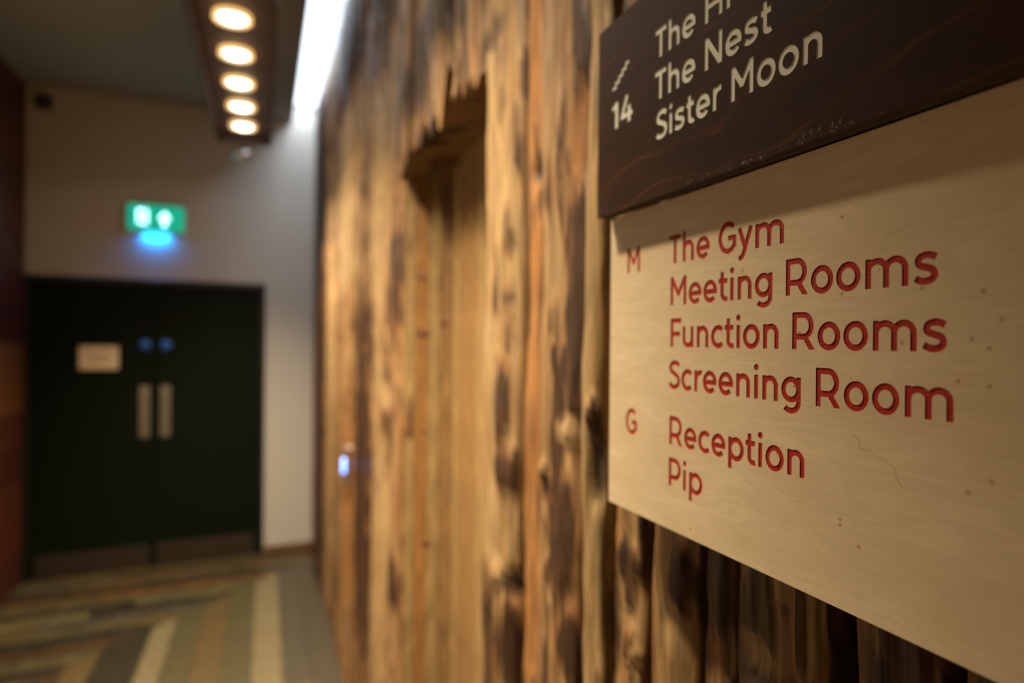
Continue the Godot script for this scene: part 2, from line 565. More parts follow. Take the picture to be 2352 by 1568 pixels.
func timber_wall() -> void:
	n_big = noise(101, 1.0, 2)
	n_mid = noise(102, 1.0, 3)
	n_fine = noise(103, 1.0, 2)
	n_edge = noise(104, 1.0, 2)
	var wall := thing("wall_right", "wall of raw vertical timber slabs with bark, knots and a recessed doorway", "wall", Vector3.ZERO, 0.0, "structure")
	box("backing", Vector3(0.42, 0, -5.7), Vector3(0.75, CEIL, -1.857), mats["backing"], wall)
	box("backing", Vector3(0.42, 0, -1.134), Vector3(0.75, CEIL, 2.2), mats["backing"], wall)
	box("backing", Vector3(0.42, 2.20, -1.857), Vector3(0.75, CEIL, -1.134), mats["backing"], wall)
	box("backing", Vector3(0.53, 0, -1.857), Vector3(0.75, 2.2, -1.134), mats["backing"], wall)
	var pale := Color(0.57, 0.385, 0.185)
	var tan := Color(0.47, 0.285, 0.12)
	var orange := Color(0.47, 0.215, 0.065)
	var brown := Color(0.32, 0.155, 0.058)
	# far edge, near edge and looks of each slab, from the far end towards the boards
	var s := [
		[5.46, 5.10, {"sap": brown, "warm": brown, "bark": 0.0}],
		[5.10, 4.75, {"sap": brown, "warm": orange, "bark": -0.05, "crest": 0.356}],
		[4.75, 4.36, {"sap": tan, "warm": brown, "bark": 0.12}],
		[4.36, 4.02, {"sap": tan, "warm": orange, "bark": 0.2, "crest": 0.372}],
		[4.02, 3.73, {"sap": brown, "warm": orange, "bark": 0.0, "crest": 0.384}],
		[3.73, 3.36, {"sap": tan, "warm": orange, "bark": 0.15, "crest": 0.372}],
		[3.36, 2.98, {"sap": pale, "warm": orange, "bark": 0.3, "crest": 0.364}],
		[2.98, 2.66, {"sap": tan, "warm": brown, "bark": 0.02, "crest": 0.372, "pink": 0.7}],
		[2.66, 2.44, {"sap": tan, "warm": brown, "bark": 0.0, "crest": 0.376, "pink": 0.7}],
		[2.44, 2.10, {"sap": pale, "warm": tan, "bark": 0.28, "pink": 0.6}],
		[2.10, 1.857, {"sap": tan, "warm": brown, "bark": 0.22, "pink": 0.9, "crest": 0.367}],
		[1.132, 0.948, {"sap": Color(0.48, 0.315, 0.145), "warm": Color(0.40, 0.23, 0.09), "bark": 0.27, "crest": 0.366, "edge": 0.35, "wiggle": 0.004, "pink": 0.6}],
		[0.948, 0.866, {"sap": Color(0.46, 0.22, 0.075), "warm": orange, "bark": 0.34, "crest": 0.380, "bulge": 0.03, "edge": 0.5, "pink": 0.1}],
		[0.866, 0.713, {"sap": Color(0.47, 0.28, 0.12), "warm": brown, "bark": 0.14, "crest": 0.363, "pink": 0.6}],
		[0.713, 0.655, {"sap": pale, "warm": Color(0.52, 0.33, 0.14), "bark": 0.42, "crest": 0.362, "edge": 0.45, "pink": 0.1}],
		[0.655, 0.585, {"sap": tan, "warm": brown, "bark": 0.2, "crest": 0.371}],
		[0.585, 0.495, {"sap": tan, "warm": brown, "bark": 0.16, "crest": 0.374}],
		[0.495, 0.447, {"sap": brown, "warm": brown, "bark": 0.08, "crest": 0.378}],
		[0.447, 0.340, {"sap": tan, "warm": brown, "bark": 0.06, "crest": 0.370}],
		[0.340, 0.262, {"sap": brown, "warm": brown, "bark": -0.05, "crest": 0.376}],
		[0.262, 0.13, {"sap": brown, "warm": brown, "bark": 0.0, "crest": 0.37}],
	]
	var n := 0
	for k in s:
		var d: Dictionary = {"seed": 1.7 + n * 1.37, "crest": 0.368, "bulge": 0.044, "bark": 0.1}
		d.merge(k[2], true)
		slab(k[1], k[0], d, wall)
		n += 1
	var u := 0.13
	while u > -2.0:   # out of frame, beside and behind the camera
		var d := {"seed": 1.7 + n * 1.37, "crest": 0.37, "bulge": 0.038, "bark": 0.1, "sap": tan, "warm": brown}
		slab(u - 0.22, u, d, wall)
		u -= 0.22
		n += 1
	# the slabs over the recess end in torn bark
	var torn := [[1.880, 1.70, 2.20, 0.356], [1.70, 1.52, 2.195, 0.362], [1.52, 1.33, 2.195, 0.352], [1.33, 1.132, 2.20, 0.358]]
	for k in torn:
		slab(k[1], k[0], {"seed": 1.7 + n * 1.37, "crest": k[3], "bulge": 0.034, "bark": 0.10, "sap": tan, "warm": brown, "pink": 0.8, "edge": 0.55, "wiggle": 0.02}, wall, k[2])
		n += 1
	# lining of the recess
	for k in [["lining_orange", Color(0.40, 0.18, 0.055)], ["lining_tan", Color(0.40, 0.26, 0.11)], ["lining_brown", Color(0.34, 0.19, 0.075)]]:
		wood(k[0], k[1], 0.45, Vector3(9.0, 0.8, 9.0), 0.08)
	# the far side of the recess is splayed to catch more lamplight: its boards run from the wall face back to the door
	var ja := Vector3(0.378, 0, -1.862)
	var jd := Vector3(0.128, 0, 0.085).normalized()
	var jt := Transform3D(Basis(jd, Vector3.UP, jd.cross(Vector3.UP)), ja)
	for k in [[0.0, 0.036, "lining_tan"], [0.037, 0.066, "lining_orange"], [0.067, 0.108, "lining_tan"], [0.109, 0.154, "lining_brown"]]:
		box("jamb_board", Vector3(k[0], 0, -0.02), Vector3(k[1], 2.20, 0.0), mats[k[2]], wall, 0.002).transform = jt
	var kw := smat("knot_wood", Color(0.10, 0.035, 0.011), 0.6)
	for k in [[0.055, 1.70, 0.022], [0.118, 1.73, 0.016], [0.05, 1.86, 0.014], [0.06, 1.42, 0.010], [0.07, 1.10, 0.016]]:
		var kn := inst("knot", lathe([Vector2(0.0, 0.0008), Vector2(k[2] * 0.8, 0.0006), Vector2(k[2], 0.0)], 14), kw, wall)
		kn.transform = jt * Transform3D(Basis(Vector3(1, 0, 0), Vector3(0, 0, 1), Vector3(0, -0.6, 0)), Vector3(k[0], k[1], 0.0))
	box("soffit_board", Vector3(0.40, 2.185, -1.857), Vector3(0.53, 2.20, -1.134), mats["lining_brown"], wall, 0.002)
	var pu := 1.857
	var pn := 0
	while pu > 1.14:
		var wd := minf([0.13, 0.16, 0.12, 0.15][pn % 4], pu - 1.13)
		box("recess_board", Vector3(0.50 + 0.002 * (pn % 2), 0, -pu), Vector3(0.53, 2.19, -pu + wd - 0.002), mats[["lining_tan", "lining_brown", "lining_tan"][pn % 3]], wall, 0.002)
		pu -= wd
		pn += 1


# ==================================================================== the floor
func plank_floor() -> void:
	var f := thing("floor", "floor of reclaimed wooden planks in mixed tones, laid to a diagonal joint", "floor", Vector3.ZERO, 0.0, "structure")
	box("subfloor", Vector3(-1.9, -0.16, -5.8), Vector3(0.8, -0.02, 2.3), mats["backing"], f)
	var tones := {
		"cream": Color(0.225, 0.179, 0.095), "olive": Color(0.103, 0.085, 0.037), "tan": Color(0.134, 0.090, 0.034), "dark": Color(0.038, 0.030, 0.016),
		"grey": Color(0.085, 0.070, 0.044), "brown": Color(0.072, 0.040, 0.015), "rust": Color(0.152, 0.076, 0.023), "straw": Color(0.162, 0.134, 0.057),
	}
	for k in tones:
		var m := wood("plank_along_" + k, tones[k], 0.42, Vector3(7.0, 1.0, 0.6), 0.1)
		m = wood("plank_across_" + k, tones[k], 0.42, Vector3(0.6, 1.0, 7.0), 0.1)
	# joint line: z = -4.895 - 1.04 x
	var xs := [0.46, 0.245, 0.102, -0.042, -0.19, -0.335, -0.474, -0.589, -0.80, -0.93, -1.08, -1.21, -1.36, -1.531]
	var cs := ["grey", "grey", "cream", "olive", "tan", "olive", "cream", "dark", "tan", "brown", "grey", "olive", "dark"]
	for k in cs.size():
		var x1: float = xs[k] - 0.0015
		var x0: float = xs[k + 1] + 0.0015
		# each strip is two or three boards long
		var cuts := [2.3, -0.9 - 0.37 * (k % 3), -2.75 - 0.31 * ((k * 2) % 3)]
		if k == 2 or k == 6:
			cuts = [2.3, -1.2]
		for j in cuts.size():
			var zn: float = cuts[j] - (0.0015 if j > 0 else 0.0)
			var last: bool = j == cuts.size() - 1
			var pts := PackedVector2Array()
			if last:
				pts = PackedVector2Array([Vector2(x0, zn), Vector2(x1, zn), Vector2(x1, maxf(-5.6, -4.893 - 1.04 * x1)), Vector2(x0, -4.893 - 1.04 * x0)])
			else:
				var zf: float = cuts[j + 1] + 0.0015
				pts = PackedVector2Array([Vector2(x0, zn), Vector2(x1, zn), Vector2(x1, zf), Vector2(x0, zf)])
			var tone: String = cs[k] if last else cs[(k * 3 + j * 5) % cs.size()]
			var st := start()
			add_prism(st, pts, -0.02, rng.randf_range(-0.0012, 0.0))
			var o := inst("plank", done(st), mats["plank_along_" + tone], f)
			# the outline is drawn in (x, z): turn it down flat
			o.transform = Transform3D(Basis(Vector3(1, 0, 0), Vector3(0, 0, 1), Vector3(0, 1, 0)), Vector3.ZERO)
	# boards across, parallel to the end wall
	var w := [0.11, 0.13, 0.10, 0.14, 0.12, 0.10, 0.065, 0.12, 0.13, 0.10, 0.12, 0.14, 0.12, 0.12, 0.12, 0.12, 0.12]
	var c2 := ["olive", "brown", "tan", "dark", "brown", "olive", "straw", "dark", "grey", "tan", "dark", "brown", "olive", "dark", "tan", "dark", "brown"]
	var z := -5.47
	var slope := -0.0731
	for k in w.size():
		var z0 := z + 0.0015
		var z1: float = z + w[k] - 0.0015
		z += w[k]
		# where a line z = zz + slope (x + 0.55) meets the joint
		var xj0 := (-4.897 - z0 - slope * 0.55) / (1.04 + slope)
		var xj1 := (-4.897 - z1 - slope * 0.55) / (1.04 + slope)
		xj0 = minf(xj0, 0.46)
		xj1 = minf(xj1, 0.46)
		if xj0 < LEFT_X + 0.02:
			break
		var xl := LEFT_X - 0.03
		if xj1 < xl + 0.01:
			xj1 = xl + 0.01
		var cut := -0.75 - 0.23 * (k % 3)
		var runs := [[xl, minf(cut, xj1)], [cut, 9.0]] if cut < xj1 - 0.1 else [[xl, 9.0]]
		for r in runs:
			var a: float = r[0] + 0.0015
			var b0: float = minf(r[1], xj0)
			var b1: float = minf(r[1], xj1)
			var pts := PackedVector2Array([Vector2(a, z0 + slope * (a + 0.55)), Vector2(b0, z0 + slope * (b0 + 0.55)), Vector2(b1, z1 + slope * (b1 + 0.55)), Vector2(a, z1 + slope * (a + 0.55))])
			var st := start()
			add_prism(st, pts, -0.02, rng.randf_range(-0.0012, 0.0))
			var tone: String = c2[k] if r[0] > xl or runs.size() == 1 else c2[(k * 3 + 2) % c2.size()]
			if k == 4 and r[0] > xl:
				tone = "rust"
			var o := inst("plank", done(st), mats["plank_across_" + tone], f)
			o.transform = Transform3D(Basis(Vector3(1, 0, 0), Vector3(0, 0, 1), Vector3(0, 1, 0)), Vector3.ZERO)


# ==================================================================== the fire door in the end wall
func fire_door() -> void:
	var t := thing("door_1", "dark green double fire door with steel push plates and blue discs", "door", END_A, atan2(0.072903, 0.997339), "structure")
	var fr: Material = mats["frame_green"]
	box("frame_post", Vector3(0.0, 0, -0.12), Vector3(0.045, 2.11, 0.018), fr, t, 0.003)
	box("frame_post", Vector3(1.5, 0, -0.12), Vector3(1.545, 2.11, 0.018), fr, t, 0.003)
	box("frame_head", Vector3(0.045, 2.065, -0.12), Vector3(1.5, 2.11, 0.018), fr, t, 0.003)
	for k in 2:
		var x0 := 0.049 if k == 0 else 0.7865
		var x1 := 0.7825 if k == 0 else 1.496
		var leaf := box("door_leaf", Vector3(x0, 0.006, -0.05), Vector3(x1, 2.061, -0.006), mats["dark_green"], t, 0.003)
		var px := 0.722 if k == 0 else 0.857
		var st := start()
		add_prism(st, round_rect(px - 0.032, 0.955, px + 0.032, 1.33, 0.006), -0.008, -0.0035)
		inst("push_plate", done(st), mats["steel"], leaf)
		var bar := start()
		add_prism(bar, round_rect(px - 0.011, 0.985, px + 0.011, 1.30, 0.010), 0.018, 0.034)
		add_box(bar, Vector3(px - 0.009, 1.0, -0.005), Vector3(px + 0.009, 1.018, 0.02), 0.002)
		add_box(bar, Vector3(px - 0.009, 1.267, -0.005), Vector3(px + 0.009, 1.285, 0.02), 0.002)
		inst("pull_handle", done(bar), mats["steel"], leaf)
		var disc := inst("disc", lathe([Vector2(0.0, 0.003), Vector2(0.034, 0.003), Vector2(0.036, 0.0)], 24), mats["disc_blue"], leaf, "round blue notice disc")
		disc.transform = Transform3D(Basis(Vector3(1, 0, 0), Vector3(0, 0, 1), Vector3(0, -1, 0)), Vector3(px, 1.63, -0.006))
		box("kick_plate", Vector3(x0 + 0.02, 0.012, -0.0065), Vector3(x1 - 0.02, 0.165, -0.004), mats["kick_steel"], leaf, 0.0008, "brushed metal kick plate")
		if k == 0:
			box("plaque", Vector3(0.315, 1.455, -0.0065), Vector3(0.555, 1.62, 0.004), mats["plaque_cream"], leaf, 0.002, "small cream notice plaque")
			for j in 2:
				box("plaque_line", Vector3(0.37, 1.55 - 0.045 * j, 0.0035), Vector3(0.50, 1.566 - 0.045 * j, 0.0046), mats["plaque_grey"], leaf)


# ==================================================================== lettering
func arc(cx: float, cy: float, rx: float, ry: float, a0: float, a1: float, n := 14) -> Array:
	var p := []
	for i in n + 1:
		var a := deg_to_rad(lerpf(a0, a1, float(i) / n))
		p.append(Vector2(cx + rx * cos(a), cy + ry * sin(a)))
	return p


func spline(c: Array, n := 5) -> Array:
	var p := []
	for i in c.size() - 1:
		var a: Vector2 = c[maxi(i - 1, 0)]
		var b: Vector2 = c[i]
		var d: Vector2 = c[i + 1]
		var e: Vector2 = c[mini(i + 2, c.size() - 1)]
		for j in n:
			p.append(b.cubic_interpolate(d, a, e, float(j) / n))
	p.append(c[-1])
	return p


func seg(x0: float, y0: float, x1: float, y1: float) -> Array:
	return [Vector2(x0, y0), Vector2(x1, y1)]


# strokes of a letter, in capital heights: [width, list of centre lines]
func glyph(ch: String) -> Array:
	var h := 0.072
	var xh := 0.71
	match ch:
		"o":
			return [0.70, [arc(0.35, 0.355, 0.278, 0.293, -96, 96, 20), arc(0.35, 0.355, 0.278, 0.293, 84, 276, 20)]]
		"n":
			return [0.596, [seg(h, 0, h, xh), [Vector2(h, 0.40)] + arc(0.298, 0.425, 0.226, 0.217, 172, 0) + [Vector2(0.524, 0.0)]]]
		"h":
			return [0.596, [seg(h, 0, h, 1.05), [Vector2(h, 0.40)] + arc(0.298, 0.425, 0.226, 0.217, 172, 0) + [Vector2(0.524, 0.0)]]]
		"m":
			return [1.10, [seg(h, 0, h, xh), [Vector2(h, 0.40)] + arc(0.311, 0.425, 0.239, 0.217, 172, 0) + [Vector2(0.55, 0.0)], [Vector2(0.55, 0.40)] + arc(0.789, 0.425, 0.239, 0.217, 172, 0) + [Vector2(1.028, 0.0)]]]
		"u":
			return [0.596, [seg(0.524, 0, 0.524, xh), [Vector2(h, xh)] + arc(0.298, 0.285, 0.226, 0.217, 180, 352) + [Vector2(0.524, 0.31)]]]
		"r":
			return [0.40, [seg(h, 0, h, xh), [Vector2(h, 0.38)] + arc(0.34, 0.40, 0.262, 0.242, 172, 78)]]
		"t":
			return [0.43, [[Vector2(0.17, 0.92)] + arc(0.335, 0.225, 0.165, 0.155, 180, 300), seg(0.0, 0.638, 0.41, 0.638)]]
		"i":
			return [0.15, [seg(0.075, 0, 0.075, xh), ["dot", Vector2(0.075, 0.93)]]]
		"c":
			return [0.58, [arc(0.35, 0.355, 0.278, 0.293, 46, 314, 28)]]
		"e":
			return [0.68, [arc(0.34, 0.355, 0.268, 0.293, -14, 180, 20), arc(0.34, 0.355, 0.268, 0.293, 176, 318, 16), seg(0.08, 0.345, 0.665, 0.345)]]
		"s":
			return [0.55, [spline([Vector2(0.505, 0.575), Vector2(0.40, 0.630), Vector2(0.27, 0.646), Vector2(0.135, 0.605), Vector2(0.088, 0.513), Vector2(0.135, 0.425), Vector2(0.28, 0.373), Vector2(0.42, 0.318), Vector2(0.472, 0.212), Vector2(0.42, 0.112), Vector2(0.275, 0.066), Vector2(0.14, 0.084), Vector2(0.03, 0.148)])]]
		"S":
			return [0.66, [spline([Vector2(0.60, 0.825), Vector2(0.47, 0.912), Vector2(0.33, 0.930), Vector2(0.165, 0.875), Vector2(0.095, 0.745), Vector2(0.16, 0.615), Vector2(0.34, 0.53), Vector2(0.51, 0.44), Vector2(0.585, 0.285), Vector2(0.51, 0.13), Vector2(0.33, 0.068), Vector2(0.16, 0.092), Vector2(0.04, 0.19)])]]
		"g":
			return [0.69, [arc(0.345, 0.37, 0.273, 0.278, -96, 96, 20), arc(0.345, 0.37, 0.273, 0.278, 84, 276, 20), [Vector2(0.618, xh)] + arc(0.345, 0.005, 0.273, 0.215, 0, -142, 18)]]
		"p":
			return [0.70, [arc(0.35, 0.355, 0.278, 0.293, -96, 96, 20), arc(0.35, 0.355, 0.278, 0.293, 84, 276, 20), seg(h, -0.27, h, xh)]]
		"y":
			return [0.62, [seg(0.06, xh, 0.335, 0.04), [Vector2(0.56, xh), Vector2(0.31, 0.07)] + spline([Vector2(0.27, -0.03), Vector2(0.215, -0.14), Vector2(0.14, -0.205), Vector2(0.04, -0.195)])]]
		"T":
			return [0.66, [seg(0, 1.0 - h, 0.66, 1.0 - h), seg(0.33, 0, 0.33, 0.95)]]
		"F":
			return [0.62, [seg(h, 0, h, 1.0), seg(0.02, 1.0 - h, 0.62, 1.0 - h), seg(0.02, 0.46, 0.56, 0.46)]]
		"P":
			return [0.70, [seg(h, 0, h, 1.0), [Vector2(0.02, 1.0 - h), Vector2(0.34, 1.0 - h)] + arc(0.36, 0.628, 0.268, 0.30, 84, -84, 18) + [Vector2(0.34, 0.328), Vector2(0.02, 0.328)]]]
		"R":
			return [0.78, [seg(h, 0, h, 1.0), [Vector2(0.02, 1.0 - h), Vector2(0.36, 1.0 - h)] + arc(0.385, 0.635, 0.268, 0.293, 84, -84, 18) + [Vector2(0.36, 0.342), Vector2(0.02, 0.342)], ["cut", 0.0, Vector2(0.43, 0.35), Vector2(0.715, -0.05)]]]
		"G":
			return [0.80, [arc(0.43, 0.5, 0.358, 0.43, 46, 318, 30), [Vector2(0.728, 0.49), Vector2(0.728, 0.17)], seg(0.44, 0.475, 0.80, 0.475)]]
		"M":
			return [0.90, [seg(h, 0, h, 1.0), seg(0.828, 0, 0.828, 1.0), seg(0.075, 0.965, 0.47, 0.335), seg(0.825, 0.965, 0.43, 0.335)]]
		"N":
			return [0.78, [seg(h, 0, h, 1.0), seg(0.708, 0, 0.708, 1.0), seg(0.075, 0.965, 0.705, 0.035)]]
		"H":
			return [0.79, [seg(h, 0, h, 1.0), seg(0.718, 0, 0.718, 1.0), seg(0.05, 0.49, 0.75, 0.49)]]
		"1":
			return [0.42, [seg(0.30, 0, 0.30, 1.06), seg(0.04, 0.82, 0.30, 0.98)]]
		"4":
			return [0.78, [seg(0.44, 1.06, 0.10, 0.30), seg(0.03, 0.31, 0.78, 0.31), seg(0.56, 0.0, 0.56, 0.66)]]
	return [0.3, []]


func bearing(ch: String) -> Vector2:
	if ch in "nhmriRPMNFHp":
		return Vector2(0.098, 0.09 if ch in "nhmiMNH" else (0.0 if ch in "rF" else 0.045))
	if ch == "u":
		return Vector2(0.09, 0.098)
	if ch == "g":
		return Vector2(0.055, 0.098)
	if ch in "TtyS":
		return Vector2(0.03, 0.025)
	return Vector2(0.055, 0.05)


func stroke(pts: Array, hw: float) -> PackedVector2Array:
	var a := PackedVector2Array()
	var b := PackedVector2Array()
	for i in pts.size():
		var p: Vector2 = pts[i]
		var d0: Vector2 = (p - pts[i - 1]).normalized() if i > 0 else Vector2.ZERO
		var d1: Vector2 = (pts[i + 1] - p).normalized() if i < pts.size() - 1 else Vector2.ZERO
		var d := (d0 + d1).normalized()
		var n := Vector2(-d.y, d.x)
		var k := 1.0
		if d0 != Vector2.ZERO and d1 != Vector2.ZERO:
			k = 1.0 / maxf(0.6, n.dot(Vector2(-d0.y, d0.x)))
		a.append(p + n * hw * k)
		b.append(p - n * hw * k)
	b.reverse()
	a.append_array(b)
	return a


# every stroke of a text as outlines in metres, starting at x = 0 on the baseline; ends at the given width if one is given
func text_shapes(text: String, size: float, width: float, hw := 0.072, inset := 0.0) -> Array:
	var x := 0.0
	var raw := []
	var first := true
	var total := 0.0
	for ch in text:
		if ch == " ":
			x += 0.33
			continue
		var g := glyph(ch)
		var br := bearing(ch)
		if not first:
			x += br.x
		first = false
		for s in g[1]:
			raw.append([x, s])
		x += g[0]
		total = x
		x += br.y
	var k := width / (total * size) if width > 0.0 else 1.0
	var out := []
	for r in raw:
		var s: Array = r[1]
		var poly := PackedVector2Array()
		if s[0] is String and s[0] == "dot":
			var c: Vector2 = s[1]
			for i in 18:
				poly.append(c + Vector2(cos(TAU * i / 18), sin(TAU * i / 18)) * (0.098 - inset))
		elif s[0] is String and s[0] == "cut":
			var cl: float = s[1]
			for q in Geometry2D.intersect_polygons(stroke([s[2], s[3]], hw - inset), PackedVector2Array([Vector2(-1, cl), Vector2(2, cl), Vector2(2, 2), Vector2(-1, 2)])):
				poly = q
		else:
			poly = stroke(s, hw - inset)
		var m := PackedVector2Array()
		for p in poly:
			m.append(Vector2((p.x + r[0]) * size * k, p.y * size))
		out.append(m)
	return out


func csg_poly(poly: PackedVector2Array, x: float, y: float, z: float, depth: float, mat: Material, parent: Node, op: int) -> void:
	var c := CSGPolygon3D.new()
	c.name = "stroke"
	c.polygon = poly
	c.depth = depth
	c.material = mat
	c.operation = op
	parent.add_child(c, true)
	c.position = Vector3(x, y, z)


const CARVE := 0.0006


# board: lines are [text, x, y, width, half stroke, label]
func carved(called: String, t: Node3D, size: Vector2, thick: float, mat: Material, paint: Material, lines: Array, extra: Array) -> void:
	var board := CSGCombiner3D.new()
	board.name = called
	t.add_child(board, true)
	var b := CSGBox3D.new()
	b.name = "panel"
	b.size = Vector3(size.x, size.y, thick)
	b.position = Vector3(size.x / 2, size.y / 2, -thick / 2)
	b.material = mat
	board.add_child(b, true)
	for l in lines:
		var fill := CSGCombiner3D.new()
		fill.name = "lettering"
		fill.set_meta("label", l[5])
		t.add_child(fill, true)
		var shapes: Array = text_shapes(l[0], CAP, l[3], l[4])
		for poly in shapes:
			csg_poly(poly, l[1], l[2], 0.001, CARVE + 0.001, paint, board, CSGShape3D.OPERATION_SUBTRACTION)
		for poly in text_shapes(l[0], CAP, l[3], l[4], 0.002):
			csg_poly(poly, l[1], l[2], -CARVE + 0.00015, 0.0011, paint, fill, CSGShape3D.OPERATION_UNION)
	for e in extra:
		var fill := CSGCombiner3D.new()
		fill.name = "symbol"
		fill.set_meta("label", e[1])
		t.add_child(fill, true)
		csg_poly(stroke(e[0], e[2]), 0, 0, 0.001, CARVE + 0.001, paint, board, CSGShape3D.OPERATION_SUBTRACTION)
		csg_poly(stroke(e[0], e[2] - 0.00005), 0, 0, -CARVE + 0.00015, 0.0011, paint, fill, CSGShape3D.OPERATION_UNION)


func board_material(called: String, im: Image, w: float, h: float, rough: float, bump: float) -> StandardMaterial3D:
	var m := smat(called, Color(1, 1, 1), rough)
	m.albedo_texture = ImageTexture.create_from_image(im)
	m.uv1_triplanar = true
	m.uv1_triplanar_sharpness = 8.0
	m.uv1_scale = Vector3(1.0 / w, 1.0 / h, 1.0 / w)
	m.uv1_offset = Vector3(0, -1.0, 0)
	m.heightmap_enabled = true
	var g: Image = im.duplicate()
	g.convert(Image.FORMAT_L8)
	m.heightmap_texture = ImageTexture.create_from_image(g)
	m.heightmap_scale = bump
	return m


func put(im: Image, p: Vector2, r: float, c: Color, k: float) -> void:
	for y in range(maxi(0, int(p.y - r * 1.5)), mini(im.get_height(), int(p.y + r * 1.5) + 1)):
		for x in range(maxi(0, int(p.x - r * 1.5)), mini(im.get_width(), int(p.x + r * 1.5) + 1)):
			var f := k * sst(r * 1.5, r * 0.5, Vector2(x, y).distance_to(p))
			if f > 0.0:
				im.set_pixel(x, y, im.get_pixel(x, y).lerp(c, f))


const PALE_LEFT := 0.5955
const PALE_BASE := 1.5162
const PALE_W := 0.72
const PALE_H := 0.2905


func pale_board() -> void:
	var t := thing("direction_board", "pale plywood direction board with engraved red lettering, under the dark board", "sign", Vector3(BOARD_X, PALE_BASE, -PALE_LEFT), -PI / 2)
	# plywood face: fine level fibres, soft figure, a few pin knots and a surface check
	var w := 1440
	var h := 580
	var a := noise(21, 1.0, 3)
	var b := noise(22, 1.0, 2)
	var c := noise(23, 1.0, 2)
	var d := PackedByteArray()
	d.resize(w * h * 3)
	var at := 0
	for y in h:
		var yy := float(y) / h * PALE_H
		for x in w:
			var xx := float(x) / w * PALE_W
			var f := a.get_noise_2d(xx * 6.0, yy * 22.0)
			var rings := sin((yy * 95.0 + f * 5.0) * TAU * 0.5)
			var fib := b.get_noise_2d(xx * 28.0 - yy * 6.0, yy * 780.0)
			var fib2 := c.get_noise_2d(xx * 9.0, yy * 330.0)
			var v := 1.0 + 0.035 * f + 0.018 * rings * (0.5 + f) + 0.022 * fib + 0.022 * fib2
			d[at] = clampi(int(219.0 * v), 0, 255)
			d[at + 1] = clampi(int(199.0 * (v + 0.012 * f)), 0, 255)
			d[at + 2] = clampi(int(166.0 * (v + 0.03 * f)), 0, 255)
			at += 3
	var im := Image.create_from_data(w, h, false, Image.FORMAT_RGB8, d)
	var px := func(u: float, y: float) -> Vector2: return Vector2((PALE_LEFT - u) / PALE_W * w, (1.0 - (y - PALE_BASE) / PALE_H) * h)
	for s in [[0.3066, 1.7592], [0.2536, 1.7114], [0.3064, 1.7116], [0.221, 1.7075], [0.2266, 1.6834], [0.2179, 1.6789], [0.2123, 1.6929], [0.2652, 1.6815], [0.3062, 1.5716], [0.3061, 1.5684], [0.2924, 1.5587], [0.2161, 1.6132], [0.2277, 1.6055], [0.2177, 1.6602], [0.2333, 1.6616], [0.3403, 1.6876], [0.4578, 1.5246], [0.3967, 1.7351]]:
		put(im, px.call(s[0], s[1]), 1.3, Color(0.42, 0.27, 0.10), 0.6)
		put(im, px.call(s[0], s[1]), 3.0, Color(0.62, 0.46, 0.24), 0.25)
	for line in [[Vector2(0.2984, 1.6259), Vector2(0.2921, 1.6228), Vector2(0.293, 1.618), Vector2(0.286, 1.6172), Vector2(0.2773, 1.6136), Vector2(0.2689, 1.6109), Vector2(0.268, 1.6061), Vector2(0.2661, 1.6025), Vector2(0.262, 1.5992)], [Vector2(0.2772, 1.7434), Vector2(0.2688, 1.7447), Vector2(0.257, 1.7476)], [Vector2(0.3005, 1.661), Vector2(0.294, 1.6545), Vector2(0.286, 1.652)]]:
		for k in line.size() - 1:
			for j in 30:
				var p: Vector2 = line[k].lerp(line[k + 1], j / 30.0)
				put(im, px.call(p.x, p.y), 0.8, Color(0.62, 0.48, 0.28), 0.10)
	var mat := board_material("pale_plywood", im, PALE_W, PALE_H, 0.5, 0.03)
	var lines := [
		["The Gym", 0.491, 1.7495, 0.136, 0.079, "engraved red words The Gym"],
		["Meeting Rooms", 0.4885, 1.7130, 0.2442, 0.079, "engraved red words Meeting Rooms"],
		["Function Rooms", 0.4880, 1.6765, 0.2489, 0.079, "engraved red words Function Rooms"],
		["Screening Room", 0.490, 1.6400, 0.2545, 0.079, "engraved red words Screening Room"],
		["Reception", 0.4885, 1.5911, 0.1533, 0.079, "engraved red word Reception"],
		["Pip", 0.4890, 1.5546, 0.0470, 0.079, "engraved red word Pip"],
		["M", 0.5620, 1.7480, 0.0, 0.084, "engraved red floor letter M"],
		["G", 0.5625, 1.5911, 0.0, 0.084, "engraved red floor letter G"],
	]
	for l in lines:
		l[1] = PALE_LEFT - l[1]
		l[2] = l[2] - PALE_BASE
	carved("panel", t, Vector2(PALE_W, PALE_H), 0.018, mat, mats["red_paint"], lines, [])
	# torn grain beside the letters
	var pan: Node = t.get_node("panel")
	for k in [[0.3166, 1.7230], [0.3375, 1.7296], [0.3325, 1.6950], [0.3116, 1.6872], [0.3344, 1.6966], [0.3124, 1.6581], [0.2912, 1.6508], [0.2709, 1.6510], [0.3444, 1.6511], [0.3600, 1.6030], [0.2801, 1.7232]]:
		for j in 2:
			var w2 := 0.0016 - 0.0006 * j
			csg_poly(PackedVector2Array([Vector2(-w2, 0.0), Vector2(0.0002, 0.00035), Vector2(w2, 0.0001), Vector2(0.0004, -0.0002)]), PALE_LEFT - k[0], k[1] - PALE_BASE + 0.0009 * j, 0.0008, 0.0012, mat, pan, CSGShape3D.OPERATION_SUBTRACTION)
	# battens that hold the board off the timber slabs
	for x in [0.10, 0.55]:
		box("batten", Vector3(x, 0.03, -0.029), Vector3(x + 0.03, 0.26, -0.018), mats["backing"], t, 0.001)


const DARK_LEFT := 0.5965
const DARK_BASE := 1.8071
const DARK_W := 0.72
const DARK_H := 0.1886


